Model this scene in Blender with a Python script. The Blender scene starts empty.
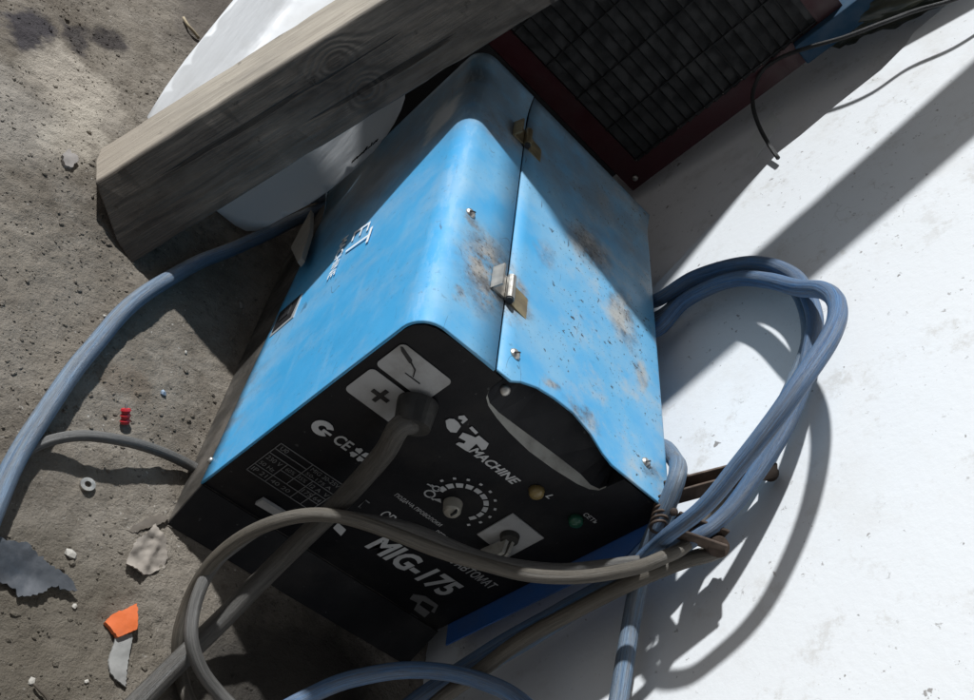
import bpy, bmesh, math, random
import numpy as np
from mathutils import Vector, Matrix, noise as mn
random.seed(7); rng = np.random.default_rng(7)
S = 0.27                      # metres per working unit (1 unit = width of the welding machine)
scene = bpy.context.scene
COL = scene.collection

# ------------------------------------------------------------------ camera (measured from the machine's own edges)
F, CX, CY = 912.7, 487.0, 350.0
RM = np.array([[.704076, .089229, .704497], [.579137, -.646261, -.496938], [.410948, .757882, -.506693]])
CAM = np.array([-.769009, -1.772387, 2.370481])
H, D, HB = 1.1508, 1.593, 0.138

def ray(u, v): return RM.T @ np.array([(u-CX)/F, (v-CY)/F, 1.0])
def hit(u, v, ax, val):
    d = ray(u, v); return CAM + d*(val-CAM[ax])/d[ax]
def hitp(u, v, n, c):
    d = ray(u, v); n = np.array(n, float); return CAM + d*(c-CAM@n)/(d@n)
def dep(u, v, d): return CAM + ray(u, v)*d
NW, DW = np.array([1, .04, -.1]), 1.08       # the white board's plane
def wall(u, v, off=0): return hitp(u, v, NW, DW-off)
def pan(u, v, y=0.0):
    p = hit(u, v, 1, y); return (p[0], p[2])

cam = bpy.data.cameras.new("camera"); co = bpy.data.objects.new("camera", cam); COL.objects.link(co)
cam.sensor_width = 36; cam.lens = 36*F/974; cam.clip_start = .01; cam.clip_end = 200
M3 = Matrix((RM.T @ np.diag([1, -1, -1])).tolist())
co.matrix_world = Matrix.Translation(Vector(CAM*S)) @ M3.to_4x4()
scene.camera = co

# ------------------------------------------------------------------ light
b_dir = np.array([.276, .318, .908]); b_dir /= np.linalg.norm(b_dir)      # the leaning timber
h0 = np.array([.934, -.357, 0]); h0 /= np.linalg.norm(h0)
a = math.radians(39)
L = h0*math.cos(a)-b_dir*math.sin(a); L /= np.linalg.norm(L)
sun = bpy.data.lights.new("sun", 'SUN'); so = bpy.data.objects.new("sun", sun); COL.objects.link(so)
so.rotation_euler = Vector(L).to_track_quat('-Z', 'Y').to_euler(); so.location = (-1, 1, 2)
sun.energy = 5.0; sun.angle = math.radians(1.9); sun.color = (.96, .985, 1)
w = bpy.data.worlds.new("World"); scene.world = w; w.use_nodes = True
nt = w.node_tree; bg = nt.nodes['Background']; sky = nt.nodes.new('ShaderNodeTexSky'); sky.sky_type = 'NISHITA'
sky.sun_disc = False; sky.sun_elevation = math.asin(-L[2]); sky.sun_rotation = math.atan2(-L[0], -L[1])
hs = nt.nodes.new('ShaderNodeHueSaturation'); hs.inputs['Saturation'].default_value = .25; nt.links.new(sky.outputs[0], hs.inputs['Color']); nt.links.new(hs.outputs[0], bg.inputs[0]); bg.inputs[1].default_value = 0.05
scene.view_settings.view_transform = 'Standard'; scene.view_settings.look = 'None'; scene.view_settings.gamma = 1
scene.view_settings.exposure = 0.12

# ------------------------------------------------------------------ node helper
class N:
    def __init__(s, name):
        s.m = bpy.data.materials.new(name); s.m.use_nodes = True; s.t = s.m.node_tree; s.b = s.t.nodes['Principled BSDF']
        tc = s.t.nodes.new('ShaderNodeTexCoord'); s.obj = s.math_v(tc.outputs['Object'], 1/S); s.uv = tc.outputs['UV']
    def n(s, ty, **k):
        o = s.t.nodes.new(ty)
        for a_, v in k.items(): setattr(o, a_, v)
        return o
    def put(s, sock, v):
        if hasattr(v, 'is_output'): s.t.links.new(v, sock)
        else: sock.default_value = v
    def math_v(s, vec, k):
        o = s.n('ShaderNodeVectorMath', operation='SCALE'); s.put(o.inputs[0], vec); o.inputs['Scale'].default_value = k; return o.outputs[0]
    def scale(s, vec, xyz):
        o = s.n('ShaderNodeVectorMath', operation='MULTIPLY'); s.put(o.inputs[0], vec); o.inputs[1].default_value = xyz; return o.outputs[0]
    def noise(s, sc, det=4, rough=.55, vec=None, dist=0, col=False):
        o = s.n('ShaderNodeTexNoise'); s.put(o.inputs['Vector'], s.obj if vec is None else vec)
        o.inputs['Scale'].default_value = sc; o.inputs['Detail'].default_value = det; o.inputs['Roughness'].default_value = rough; o.inputs['Distortion'].default_value = dist
        return o.outputs[1 if col else 0]
    def ramp(s, v, lo, hi, a_=0., b_=1.):
        o = s.n('ShaderNodeMapRange'); o.interpolation_type = 'SMOOTHSTEP'; s.put(o.inputs[0], v)
        for i, x in enumerate((lo, hi, a_, b_)): s.put(o.inputs[i+1], x)
        return o.outputs[0]
    def m2(s, op, a_, b_=0.):
        o = s.n('ShaderNodeMath', operation=op); s.put(o.inputs[0], a_); s.put(o.inputs[1], b_); return o.outputs[0]
    def mul(s, a_, b_): return s.m2('MULTIPLY', a_, b_)
    def mx(s, a_, b_): return s.m2('MAXIMUM', a_, b_)
    def mix(s, f, a_, b_):
        o = s.n('ShaderNodeMix', data_type='RGBA'); s.put(o.inputs[0], f)
        s.put(o.inputs[6], (*a_, 1) if isinstance(a_, tuple) else a_); s.put(o.inputs[7], (*b_, 1) if isinstance(b_, tuple) else b_); return o.outputs[2]
    def spot(s, p, r, soft=.6, vec=None, wob=.35, wsc=6):
        """1 inside a ragged round patch (p, radius r) of the surface"""
        v = s.obj if vec is None else vec
        nz = s.n('ShaderNodeVectorMath', operation='SUBTRACT'); s.put(nz.inputs[0], s.noise(wsc, 4, .6, col=True)); nz.inputs[1].default_value = (.5, .5, .5)
        sc = s.math_v(nz.outputs[0], wob); ad = s.n('ShaderNodeVectorMath', operation='ADD'); s.put(ad.inputs[0], v); s.put(ad.inputs[1], sc)
        sub = s.n('ShaderNodeVectorMath', operation='SUBTRACT'); s.put(sub.inputs[0], ad.outputs[0]); sub.inputs[1].default_value = p
        dv = s.n('ShaderNodeVectorMath', operation='DIVIDE'); s.put(dv.inputs[0], sub.outputs[0]); dv.inputs[1].default_value = r
        ln = s.n('ShaderNodeVectorMath', operation='LENGTH'); s.put(ln.inputs[0], dv.outputs[0])
        return s.ramp(ln.outputs['Value'], 1, 1-soft)
    def fin(s, col, rough=.6, metal=0., bump=None, bs=.3, bd=.01, spec=None):
        s.put(s.b.inputs['Base Color'], (*col, 1) if isinstance(col, tuple) else col)
        s.put(s.b.inputs['Roughness'], rough); s.put(s.b.inputs['Metallic'], metal)
        if spec is not None: s.b.inputs['Specular IOR Level'].default_value = spec
        if bump is not None:
            o = s.n('ShaderNodeBump'); o.inputs['Strength'].default_value = bs; o.inputs['Distance'].default_value = bd*S; s.put(o.inputs['Height'], bump); s.t.links.new(o.outputs[0], s.b.inputs['Normal'])
        return s.m

def simple(name, c, rough=.5, metal=0., var=.25, sc=9, dirt=None, bs=.15, bsc=60):
    n = N(name); c2 = tuple(x*(1-var) for x in c)
    col = n.mix(n.noise(sc, 5), c2, c)
    if dirt: col = n.mix(n.mul(n.ramp(n.noise(sc*.6, 6, .65), .42, .7), dirt[3]), col, dirt[:3])
    return n.fin(col, n.ramp(n.noise(sc*2, 3), .3, .7, rough*.8, min(1, rough*1.2)), metal, n.noise(bsc, 3), bs, .006)

# ---- blue sheet metal paint
def blue_paint():
    n = N("blue_paint")
    sep = n.n('ShaderNodeSeparateXYZ'); n.put(sep.inputs[0], n.obj); X, Y, Z = sep.outputs
    col = n.mix(n.noise(3, 4), (.036, .265, .53), (.058, .345, .63))
    top = n.ramp(Z, H-.03, H-.005)
    dust = n.mul(n.ramp(n.noise(2.6, 9, .72), .40, .68), .34)
    col = n.mix(dust, col, (.33, .42, .48))
    # a film of dust over the whole top
    col = n.mix(n.mul(top, n.ramp(n.noise(5, 6, .6), .25, .75, .05, .42)), col, (.28, .45, .53))
    # long smears on the side
    sm = n.noise(4, 5, .6, n.scale(n.obj, (1, .5, 3)))
    col = n.mix(n.mul(n.ramp(sm, .54, .74), .14), col, (.36, .50, .58))
    # rust and grease
    rust = None
    for p, r, k in [((.185, .36, H), (.155, .27, .3), 1), ((.275, .34, H), (.10, .16, .3), .9), ((.24, 1.26, H), (.12, .12, .3), .9),
                    ((.62, .98, H), (.16, .18, .3), .95), ((.80, .74, H), (.10, .22, .3), .9), ((.88, .52, H), (.05, .12, .3), .7), ((.10, .17, H), (.05, .045, .3), .7),
                    ((.10, .53, H), (.055, .05, .3), .8), ((.9, .10, H), (.05, .05, .3), .6), ((.12, 1.18, H), (.14, .12, .3), .55), ((.46, .115, H), (.05, .035, .3), .8), ((.60, .11, H), (.10, .04, .3), .7), ((.40, .70, H), (.05, .12, .3), .35)]:
        q = n.mul(n.spot(p, r, .75, wob=.16, wsc=9), k); rust = q if rust is None else n.mx(rust, q)
    rust = n.mul(rust, n.ramp(n.noise(11, 9, .78), .38, .51, .34, 1))
    rc = n.mix(n.ramp(n.noise(12, 7, .7), .38, .62), (.11, .082, .058), (.33, .28, .22))
    col = n.mix(n.mul(rust, .85), col, rc)
    pit = n.mul(n.ramp(n.noise(58, 6, .75), .53, .60), rust); col = n.mix(n.mul(pit, .8), col, (.05, .036, .026))
    # greyish scuffing of the lid
    sc = n.mul(n.mul(top, n.ramp(X, .30, .75)), n.ramp(n.noise(6, 8, .72), .47, .66)); col = n.mix(n.mul(sc, .55), col, (.40, .40, .38))
    # chips and pits
    chip = n.mul(n.mx(n.ramp(n.noise(46, 3, .55), .655, .675), n.ramp(n.noise(95, 3, .6), .655, .68)), n.ramp(n.noise(5, 3), .40, .58)); chip = n.mul(chip, n.ramp(X, .1, .6, .25, 1))
    col = n.mix(chip, col, (.035, .04, .045))
    scr = n.ramp(n.noise(30, 2, .5, n.scale(n.obj, (1, .13, 1)), dist=.8), .70, .725); col = n.mix(n.mul(n.mul(scr, n.ramp(n.noise(3, 2), .5, .6)), .7), col, (.05, .06, .08))
    ln = n.m2('ABSOLUTE', n.m2('SUBTRACT', n.noise(7, 1, .4, n.scale(n.obj, (1, .35, 1))), .5)); ln = n.mul(n.ramp(ln, .0030, .0008), n.ramp(n.noise(7.5, 2), .60, .66)); col = n.mix(n.mul(ln, .7), col, (.045, .05, .06))
    rear_shade = n.mul(n.ramp(n.m2('ADD', Y, n.mul(n.noise(4, 7, .65), .5)), 1.12, 1.62), n.ramp(n.noise(7, 8, .7), .25, .6, .35, .75)); col = n.mix(rear_shade, col, (.135, .145, .15))  # rear of the cover greyed, painting its shade into the colour
    # whitish wipe mark and dark stain near the back corner
    col = n.mix(n.mul(n.spot((0, 1.30, .97), (.2, .16, .12), .6, wob=.2, wsc=7), .75), col, (.55, .56, .56))
    col = n.mix(n.mul(n.spot((0, 1.33, .62), (.2, .28, .30), .8, wob=.3), .6), col, (.16, .15, .14))
    col = n.mix(n.mul(n.spot((0.02, 1.46, 1.12), (.12, .08, .1), .8, wob=.1), .6), col, (.06, .06, .06))
    # grime along lower edge of the side
    g = n.mul(n.ramp(Z, .34, .14), n.ramp(n.noise(10, 6, .65), .45, .68)); col = n.mix(n.mul(g, .7), col, (.14, .13, .115))
    # light nick lines along the rounded edge
    e = n.mul(n.mul(n.ramp(X, .075, .02), n.ramp(Z, H-.10, H-.03)), n.ramp(n.noise(38, 5, .65, n.scale(n.obj, (1, .22, 1))), .50, .62)); col = n.mix(n.mul(e, .16), col, (.42, .55, .62))
    rough = n.mx(n.ramp(n.noise(8, 5), .3, .7, .44, .62), n.mul(rust, .75))
    hgt = n.m2('SUBTRACT', n.mul(n.noise(3.2, 2), .35), n.mul(n.mx(chip, n.mul(rust, .4)), .12)); hgt = n.m2('ADD', hgt, n.mul(n.noise(140, 2), .02))
    return n.fin(col, rough, 0, hgt, .35, .03, .27)
BLUE = blue_paint()
def black_panel():
    n = N("black_panel")
    col = n.mix(n.noise(8, 5), (.0045, .005, .007), (.009, .009, .011))
    col = n.mix(n.mul(n.ramp(n.noise(3.5, 7, .65), .48, .75), .22), col, (.06, .052, .044))
    sc = n.ramp(n.noise(50, 3), .70, .73); col = n.mix(n.mul(sc, .35), col, (.12, .12, .12))
    return n.fin(col, n.ramp(n.noise(6, 5), .3, .7, .45, .7), 0, n.noise(120, 2), .15, .004, .25)
BLACK = black_panel()
BASEB = simple("black_steel", (.045, .040, .034), .6, 0, .5, 10, (.15, .13, .11, .6))
PRINT = simple("grey_print", (.58, .59, .60), .6, 0, .35, 25)
STICK = simple("grey_sticker", (.40, .405, .41), .5, 0, .2, 14, (.16, .15, .13, .5))
INK = simple("black_ink", (.012, .012, .014), .5)
STEEL = simple("worn_steel", (.62, .60, .56), .38, .85, .4, 18, (.20, .16, .12, .5))
BRASS = simple("yellow_metal", (.45, .37, .22), .4, .8, .4, 18, (.15, .12, .09, .6))
KNOBM = simple("cream_knob", (.50, .47, .40), .45, .4, .25, 20)
RIMG = simple("dusty_grip", (.42, .41, .37), .75, 0, .3, 16, (.10, .09, .075, .6))
RUBBER = simple("black_rubber", (.013, .013, .013), .6, 0, .3, 12, (.06, .055, .045, .5))
AMBER = simple("amber_lens", (.22, .16, .06), .3)
GREEN = simple("green_lens", (.02, .10, .06), .25)
WHITEPR = simple("white_print", (.80, .85, .88), .5, 0, .1, 30)
REDM = simple("dark_red_paint", (.060, .008, .013), .5, 0, .4, 7, (.05, .03, .03, .6))
GRILL = simple("black_grille", (.0035, .0035, .004), .7, 0, .4, 9, (.012, .012, .012, .5))
BODYB = simple("black_cabinet", (.02, .02, .021), .6, 0, .4, 6)
BLUEC = simple("dark_blue_paint", (.012, .055, .11), .8, 0, .4, 9)

# ------------------------------------------------------------------ mesh helpers
def meta(o, label=None, cat=None, group=None, kind=None):
    for k, v in (('label', label), ('category', cat), ('group', group), ('kind', kind)):
        if v: o[k] = v
    return o
def empty(name, loc, label, cat, group=None):
    o = bpy.data.objects.new(name, None); COL.objects.link(o); o.location = Vector(loc)*S; o.empty_display_size = .02
    o['_l'] = 1; del o['_l']
    return meta(o, label, cat, group)
def wloc(o):
    v = Vector((0, 0, 0))
    while o is not None: v += o.location; o = o.parent
    return v/S
def obj(name, V, Fs, m, parent=None, loc=None, smooth=False, solid=0., bevel=0., uv=None):
    """V in working units, world axes; becomes one mesh object (child of parent)"""
    base = wloc(parent) if parent is not None else Vector((0, 0, 0))
    l = Vector(loc) if loc is not None else base
    me = bpy.data.meshes.new(name)
    me.from_pydata([tuple((Vector(map(float, p))-l)*S) for p in V], [], [tuple(f) for f in Fs])
    bm = bmesh.new(); bm.from_mesh(me)
    bmesh.ops.recalc_face_normals(bm, faces=bm.faces); bm.to_mesh(me); bm.free()
    if uv is not None:
        ul = me.uv_layers.new(name='UVMap')
        for lp in me.loops: ul.data[lp.index].uv = uv[lp.vertex_index]
    me.materials.append(m)
    if smooth:
        for p in me.polygons: p.use_smooth = True
    o = bpy.data.objects.new(name, me); COL.objects.link(o)
    o.location = (l-base)*S
    if parent is not None: o.parent = parent
    if solid: md = o.modifiers.new('solid', 'SOLIDIFY'); md.thickness = solid*S; md.offset = 0
    if bevel: md = o.modifiers.new('bevel', 'BEVEL'); md.width = bevel*S; md.segments = 2; md.limit_method = 'ANGLE'; md.angle_limit = .6
    return o
class MB:
    def __init__(s): s.V = []; s.F = []
    def add(s, V, Fs):
        k = len(s.V); s.V += [tuple(map(float, v)) for v in V]; s.F += [tuple(i+k for i in f) for f in Fs]; return s
    def box(s, lo, hi, rot=None, c=None):
        V = [(x, y, z) for z in (lo[2], hi[2]) for y in (lo[1], hi[1]) for x in (lo[0], hi[0])]
        if rot is not None:
            c = Vector(c); V = [tuple(c+rot@(Vector(v)-c)) for v in V]
        return s.add(V, [(0, 2, 3, 1), (4, 5, 7, 6), (0, 1, 5, 4), (2, 6, 7, 3), (0, 4, 6, 2), (1, 3, 7, 5)])
    def cyl(s, p0, p1, r0, r1=None, k=24, dome=0):
        r1 = r0 if r1 is None else r1; p0 = Vector(p0); p1 = Vector(p1); ax = (p1-p0).normalized()
        u = ax.orthogonal().normalized(); v = ax.cross(u); rings = [(p0, r0), (p1, r1)]
        for i in range(1, dome+1):
            t = i/(dome+.6)*math.pi/2; rings.append((p1+ax*r1*.5*math.sin(t), r1*math.cos(t)))
        V = [c+(u*math.cos(2*math.pi*i/k)+v*math.sin(2*math.pi*i/k))*r for c, r in rings for i in range(k)]
        Fs = [(j*k+i, j*k+(i+1) % k, (j+1)*k+(i+1) % k, (j+1)*k+i) for j in range(len(rings)-1) for i in range(k)]
        Fs += [tuple(range(k))[::-1], tuple((len(rings)-1)*k+i for i in range(k))]
        return s.add(V, Fs)
    def prism(s, P, off):
        """planar polygon P (3D points) swept by off"""
        k = len(P); V = [tuple(p) for p in P]+[tuple(Vector(p)+Vector(off)) for p in P]
        return s.add(V, [tuple(range(k)), tuple(range(k, 2*k))[::-1]]+[(i, (i+1) % k, k+(i+1) % k, k+i) for i in range(k)])
    def build(s, name, m, parent=None, **k): return obj(name, s.V, s.F, m, parent, **k)

def spline(P, step=.02):
    P = [np.array(p, float) for p in P]; out = []
    Q = [2*P[0]-P[1]]+P+[2*P[-1]-P[-2]]
    for i in range(1, len(Q)-2):
        p0, p1, p2, p3 = Q[i-1:i+3]; n = max(3, int(np.linalg.norm(p2-p1)/step))
        t0 = 0; t1 = max(1e-4, np.linalg.norm(p1-p0)**.5); t2 = t1+max(1e-4, np.linalg.norm(p2-p1)**.5); t3 = t2+max(1e-4, np.linalg.norm(p3-p2)**.5)
        for j in range(n):
            t = t1+(t2-t1)*j/n
            A1 = (t1-t)/(t1-t0)*p0+(t-t0)/(t1-t0)*p1; A2 = (t2-t)/(t2-t1)*p1+(t-t1)/(t2-t1)*p2; A3 = (t3-t)/(t3-t2)*p2+(t-t2)/(t3-t2)*p3
            B1 = (t2-t)/(t2-t0)*A1+(t-t0)/(t2-t0)*A2; B2 = (t3-t)/(t3-t1)*A2+(t-t1)/(t3-t1)*A3
            out.append((t2-t)/(t2-t1)*B1+(t-t1)/(t2-t1)*B2)
    out.append(P[-1]); return out
def tube(name, P, r, m, parent=None, k=14, wob=.0065, loc=None, step=.02):
    C = spline(P, step); n = len(C); V = []; UV = []; ln = 0.; up = None
    seed = random.random()*50
    for i, c in enumerate(C):
        c = np.array(c)+wob*np.array([mn.noise(Vector((i*step*4, seed, j*9.))) for j in range(3)])
        tg = C[min(n-1, i+1)]-C[max(0, i-1)]; tg = tg/np.linalg.norm(tg)
        if up is None: up = np.cross(tg, [0, 0, 1.]) if abs(tg[2]) < .95 else np.cross(tg, [1., 0, 0])
        up = up-tg*(up@tg); up /= np.linalg.norm(up); v = np.cross(tg, up)
        rr = r if not callable(r) else r(i/(n-1))
        if i: ln += np.linalg.norm(C[i]-C[i-1])
        for j in range(k):
            q = 2*math.pi*j/k; V.append(c+(up*math.cos(q)+v*math.sin(q))*rr); UV.append((ln, j/k))
    Fs = [(i*k+j, i*k+(j+1) % k, (i+1)*k+(j+1) % k, (i+1)*k+j) for i in range(n-1) for j in range(k)]
    Fs += [tuple(range(k))[::-1], tuple((n-1)*k+j for j in range(k))]
    return obj(name, V, Fs, m, parent, smooth=True, uv=UV, loc=loc if loc is not None else (None if parent is not None else C[0]))

def hose_mat(name, c1, c2, dirt, amt=.5, lo=None, hi=None, c3=None):
    """rubber hose: c1/c2 base, dirt; optional colour change along its length (lo..hi in units) to c3"""
    n = N(name); sp = n.n('ShaderNodeSeparateXYZ'); n.put(sp.inputs[0], n.uv); U, V = sp.outputs[0], sp.outputs[1]
    cb = n.n('ShaderNodeCombineXYZ'); n.put(cb.inputs[0], U); ang = n.mul(V, 6.28318)
    n.put(cb.inputs[1], n.mul(n.m2('SINE', ang), .4)); n.put(cb.inputs[2], n.mul(n.m2('COSINE', ang), .4)); st = cb.outputs[0]
    streak = n.noise(20, 4, .65, n.scale(st, (.16, 1, 1)))
    col = n.mix(n.ramp(streak, .36, .64), c1, c2)
    if c3: col = n.mix(n.ramp(n.m2('ADD', U, n.mul(n.noise(5, 3, .5, st), .35)), lo, hi), col, n.mix(n.ramp(streak, .35, .65), tuple(x*.7 for x in c3), c3))
    d = n.ramp(n.noise(5, 8, .72, st), .40, .62); col = n.mix(n.mul(d, amt), col, dirt)
    d2 = n.ramp(n.noise(19, 6, .7, st), .50, .66); col = n.mix(n.mul(d2, amt), col, tuple(x*.35 for x in dirt))
    fine = n.ramp(n.noise(48, 3, .6, n.scale(st, (.5, 1, 1))), .62, .70); col = n.mix(n.mul(fine, .5), col, tuple(min(1, x*1.6+.06) for x in c2))
    h = n.m2('ADD', n.mul(streak, .7), n.mul(n.noise(60, 4, .65, st), .6)); h = n.m2('ADD', h, n.mul(n.noise(9, 4, .6, st), .8))
    return n.fin(col, n.ramp(streak, .3, .7, .42, .62), 0, h, .45, .012)
H_BLUE = hose_mat("faded_blue_hose", (.018, .062, .155), (.085, .180, .325), (.16, .16, .155), .5)
H_BLUEG = hose_mat("blue_grey_hose", (.040, .085, .155), (.145, .215, .30), (.16, .155, .145), .55)
H_DBLUE = hose_mat("dark_blue_hose", (.022, .068, .15), (.075, .15, .27), (.14, .14, .135), .5)
H_TAN = hose_mat("dirty_brown_hose", (.042, .036, .028), (.092, .079, .061), (.165, .145, .118), .5)
H_DGREY = hose_mat("dark_cable", (.024, .022, .019), (.056, .051, .044), (.11, .10, .088), .5)
H_B2T = hose_mat("blue_to_brown_hose", (.04, .09, .20), (.11, .195, .33), (.15, .145, .13), .45, 2.2, 2.75, (.17, .148, .118))
H_GREY = hose_mat("grey_cable", (.050, .048, .045), (.105, .10, .095), (.17, .16, .145), .5)
H_BLACK = hose_mat("black_cable", (.011, .011, .012), (.022, .022, .023), (.05, .047, .043), .4)

# ------------------------------------------------------------------ ground
def gz(x, y):
    v = .030*mn.noise(Vector((x*1.1, y*1.1, 3.)))+.014*mn.noise(Vector((x*3.7, y*3.7, 9.)))+.007*mn.noise(Vector((x*11., y*11., 1.)))
    dx = max(0, -x, x-1.); dy = max(0, -.12-y, y-1.6); e = min(1., math.hypot(dx, dy)/.25)
    e2 = min(1., math.hypot(x+.65, y-1.1)/.5)
    return v*(.15+.85*e)*(.3+.7*e2)-.012
def axis(lo, hi, st, far):
    c = list(np.arange(lo, hi, st)); k = st; p = hi; out = []
    while p < far: out.append(p); k *= 1.25; p += k
    k = st; p = lo-st; pre = []
    while p > -far: pre.append(p); k *= 1.25; p -= k
    return pre[::-1]+c+out
xs, ys = axis(-1.6, 1.15, .0125, 60), axis(-1.1, 2.4, .0125, 60)
V = []
for y in ys:
    for x in xs:
        z = gz(x, y)
        if -1.8 < x < 1.3 and -1.3 < y < 3:
            q = Vector((x, y, 0)); z += .0045*mn.noise(q*34)+.004*max(0, mn.noise(q*21+Vector((5, 5, 5)))-.15)*2.2+.0022*mn.noise(q*75)
        V.append((x, y, z))
nx = len(xs); Fs = [(j*nx+i, j*nx+i+1, (j+1)*nx+i+1, (j+1)*nx+i) for j in range(len(ys)-1) for i in range(nx-1)]
def dirt_mat():
    n = N("trodden_dirt")
    col = n.mix(n.ramp(n.noise(1.6, 6, .6), .35, .65), (.138, .116, .092), (.23, .20, .164))
    col = n.mix(n.mul(n.ramp(n.noise(7, 8, .7), .40, .72), .6), col, (.29, .258, .22))
    col = n.mix(n.mul(n.ramp(n.noise(22, 6, .7), .52, .70), .55), col, (.085, .07, .055))
    sp = n.ramp(n.noise(75, 3, .6), .66, .71); col = n.mix(n.mul(sp, n.ramp(n.noise(5, 3), .4, .6, .2, .9)), col, (.46, .43, .39))
    dk = n.mx(n.ramp(n.noise(62, 3, .6), .64, .69), n.ramp(n.noise(33, 5, .7), .66, .72)); col = n.mix(n.mul(dk, .7), col, (.035, .03, .025))
    # pale sand spill, oil stains, and painted-in falloff and machine shade at the front
    for p, r, k, c in [((-.45, -.55, 0), (.6, .55, 1), .5, (.125, .108, .088)), ((-1.02, 1.38, 0), (.28, .22, 1), .75, (.46, .41, .345)), ((-.93, 1.18, 0), (.12, .30, 1), .7, (.44, .395, .33)), ((-1.2, 1.0, 0), (.35, .3, 1), .4, (.40, .37, .33)),  # first patch paints in the light's falloff at the lower left
                    ((-1.27, 1.47, 0), (.11, .17, 1), .95, (.05, .045, .05)), ((-1.16, 1.68, 0), (.085, .13, 1), .95, (.06, .052, .05)), ((-1.05, 1.80, 0), (.11, .10, 1), .95, (.055, .047, .045)), ((-.85, 2.5, 0), (.16, .5, 1), .6, (.10, .085, .075)),
                    ((-.33, .30, 0), (.13, .12, 1), .6, (.15, .115, .085)), ((-.15, -.65, 0), (.45, .5, 1), .45, (.10, .085, .062)), ((.62, -.42, 0), (.55, .50, 1), .9, (.028, .025, .022)), ((-.6, .35, 0), (.25, .4, 1), .3, (.13, .11, .09))]:  # second patch paints more falloff, third the machine's shade on the dirt
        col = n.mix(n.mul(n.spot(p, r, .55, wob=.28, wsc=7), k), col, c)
    h = n.m2('ADD', n.noise(26, 8, .72), n.mul(n.noise(90, 4, .7), .5))
    return n.fin(col, .92, 0, h, .75, .022, .2)
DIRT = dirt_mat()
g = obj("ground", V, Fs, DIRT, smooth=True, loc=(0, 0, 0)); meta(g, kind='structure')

# ------------------------------------------------------------------ loose grit (uncountable)
GRIT = simple("grit", (.25, .22, .185), .9, 0, .6, 40)
mb = MB()
ICO = bmesh.new(); bmesh.ops.create_icosphere(ICO, subdivisions=1, radius=1); IV = [v.co.copy() for v in ICO.verts]; IF = [[v.index for v in f.verts] for f in ICO.faces]
def pebble(m_, x, y, r, flat=.55, z=None):
    rot = Matrix.Rotation(random.random()*6.3, 3, 'Z'); sc = Vector((random.uniform(.7, 1.5), random.uniform(.6, 1.1), flat*random.uniform(.6, 1.1)))
    zz = gz(x, y) if z is None else z
    m_.add([Vector((x, y, zz+r*.3))+rot@Vector((v.x*sc.x, v.y*sc.y, v.z*sc.z))*r*random.uniform(.75, 1.2) for v in IV], IF)
for i in range(11000):
    x, y = random.uniform(-1.5, .45), random.uniform(-1.0, 2.2)
    if mn.noise(Vector((x*2.5, y*2.5, 7)))+random.uniform(-.4, .4) < -.05: continue
    if x > .0 and y > -.08: continue
    pebble(mb, x, y, .002+.003*random.random()+.007*random.random()**12)
gr = mb.build("grit", DIRT, loc=(0, 0, 0)); meta(gr, kind='stuff', label="fine grit scattered over the dirt floor")

# ------------------------------------------------------------------ white boards on the right
def white_mat(name, c, dirt, amt):
    n = N(name); col = n.mix(n.noise(2, 5), tuple(x*.94 for x in c), c)
    col = n.mix(n.mul(n.ramp(n.noise(3, 7, .65), .50, .75), amt), col, dirt)
    sp = n.mul(n.ramp(n.noise(38, 4, .65), .645, .69), n.ramp(n.noise(3.5, 4, .6), .42, .60, .12, 1)); col = n.mix(n.mul(sp, .75), col, (.16, .14, .125))
    sp2 = n.ramp(n.noise(17, 3, .6), .725, .75); col = n.mix(n.mul(sp2, .8), col, (.12, .105, .09))
    ln = n.m2('ABSOLUTE', n.m2('SUBTRACT', n.noise(2.3, 4, .55), .5)); ln = n.mul(n.ramp(ln, .0035, .0008), n.ramp(n.noise(4, 2), .55, .68)); col = n.mix(n.mul(ln, .3), col, (.22, .2, .18))
    sc_ = n.m2('ABSOLUTE', n.m2('SUBTRACT', n.noise(4.2, 3, .5, dist=1.2), .5)); sc_ = n.mul(n.ramp(sc_, .0032, .0008), n.ramp(n.noise(6.5, 2), .58, .66)); col = n.mix(n.mul(sc_, .0), col, (.25, .235, .22))
    sm_ = n.mul(n.ramp(n.noise(9, 9, .78), .52, .66), n.ramp(n.noise(2.2, 4, .6), .42, .58)); sp3 = n.mul(n.ramp(n.noise(85, 3, .6), .66, .70), n.ramp(n.noise(4, 5, .65), .46, .60)); sm_ = n.mx(sm_, sp3); col = n.mix(n.mul(sm_, .55), col, (.46, .44, .41))
    h = n.m2('ADD', n.noise(45, 5, .6), n.mul(n.noise(5, 3), .8)); h = n.m2('SUBTRACT', h, n.mul(ln, .5))
    return n.fin(col, .55, 0, h, .13, .008)
WHITE = white_mat("white_board", (.70, .715, .73), (.55, .53, .50), .35)
WHITE2 = white_mat("grey_white_board", (.78, .77, .78), (.40, .39, .38), .5)
def on_wall(y, z, off=0): return (DW-off-.04*y+.1*z, y, z)
edge = [(.60, -.03), (1.19, .80), (1.338, 1.044), (1.769, 1.704), (1.797, 1.809), (1.863, 1.990), (1.918, 2.182), (1.987, 2.304), (2.04, 2.348), (2.109, 2.543), (2.32, 3.0)]
poly = [on_wall(y, z) for y, z in edge]+[on_wall(-2.6, 3.0), on_wall(-2.6, -.03)]
sh = MB().prism(poly, (.028, 0, 0)).build("white_board", WHITE, loc=on_wall(-.4, 0), bevel=.005)
meta(sh, "large scuffed white board standing on edge beside the blue machine, hoses throwing shadows on it", "board")
bw = MB().prism([on_wall(-2.6, -.03, -.09), on_wall(3.4, -.03, -.09), on_wall(3.4, 3.3, -.09), on_wall(-2.6, 3.3, -.09)], (.06, 0, 0)).build("back_board", WHITE2, loc=on_wall(1.5, 0, -.09))
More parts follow.
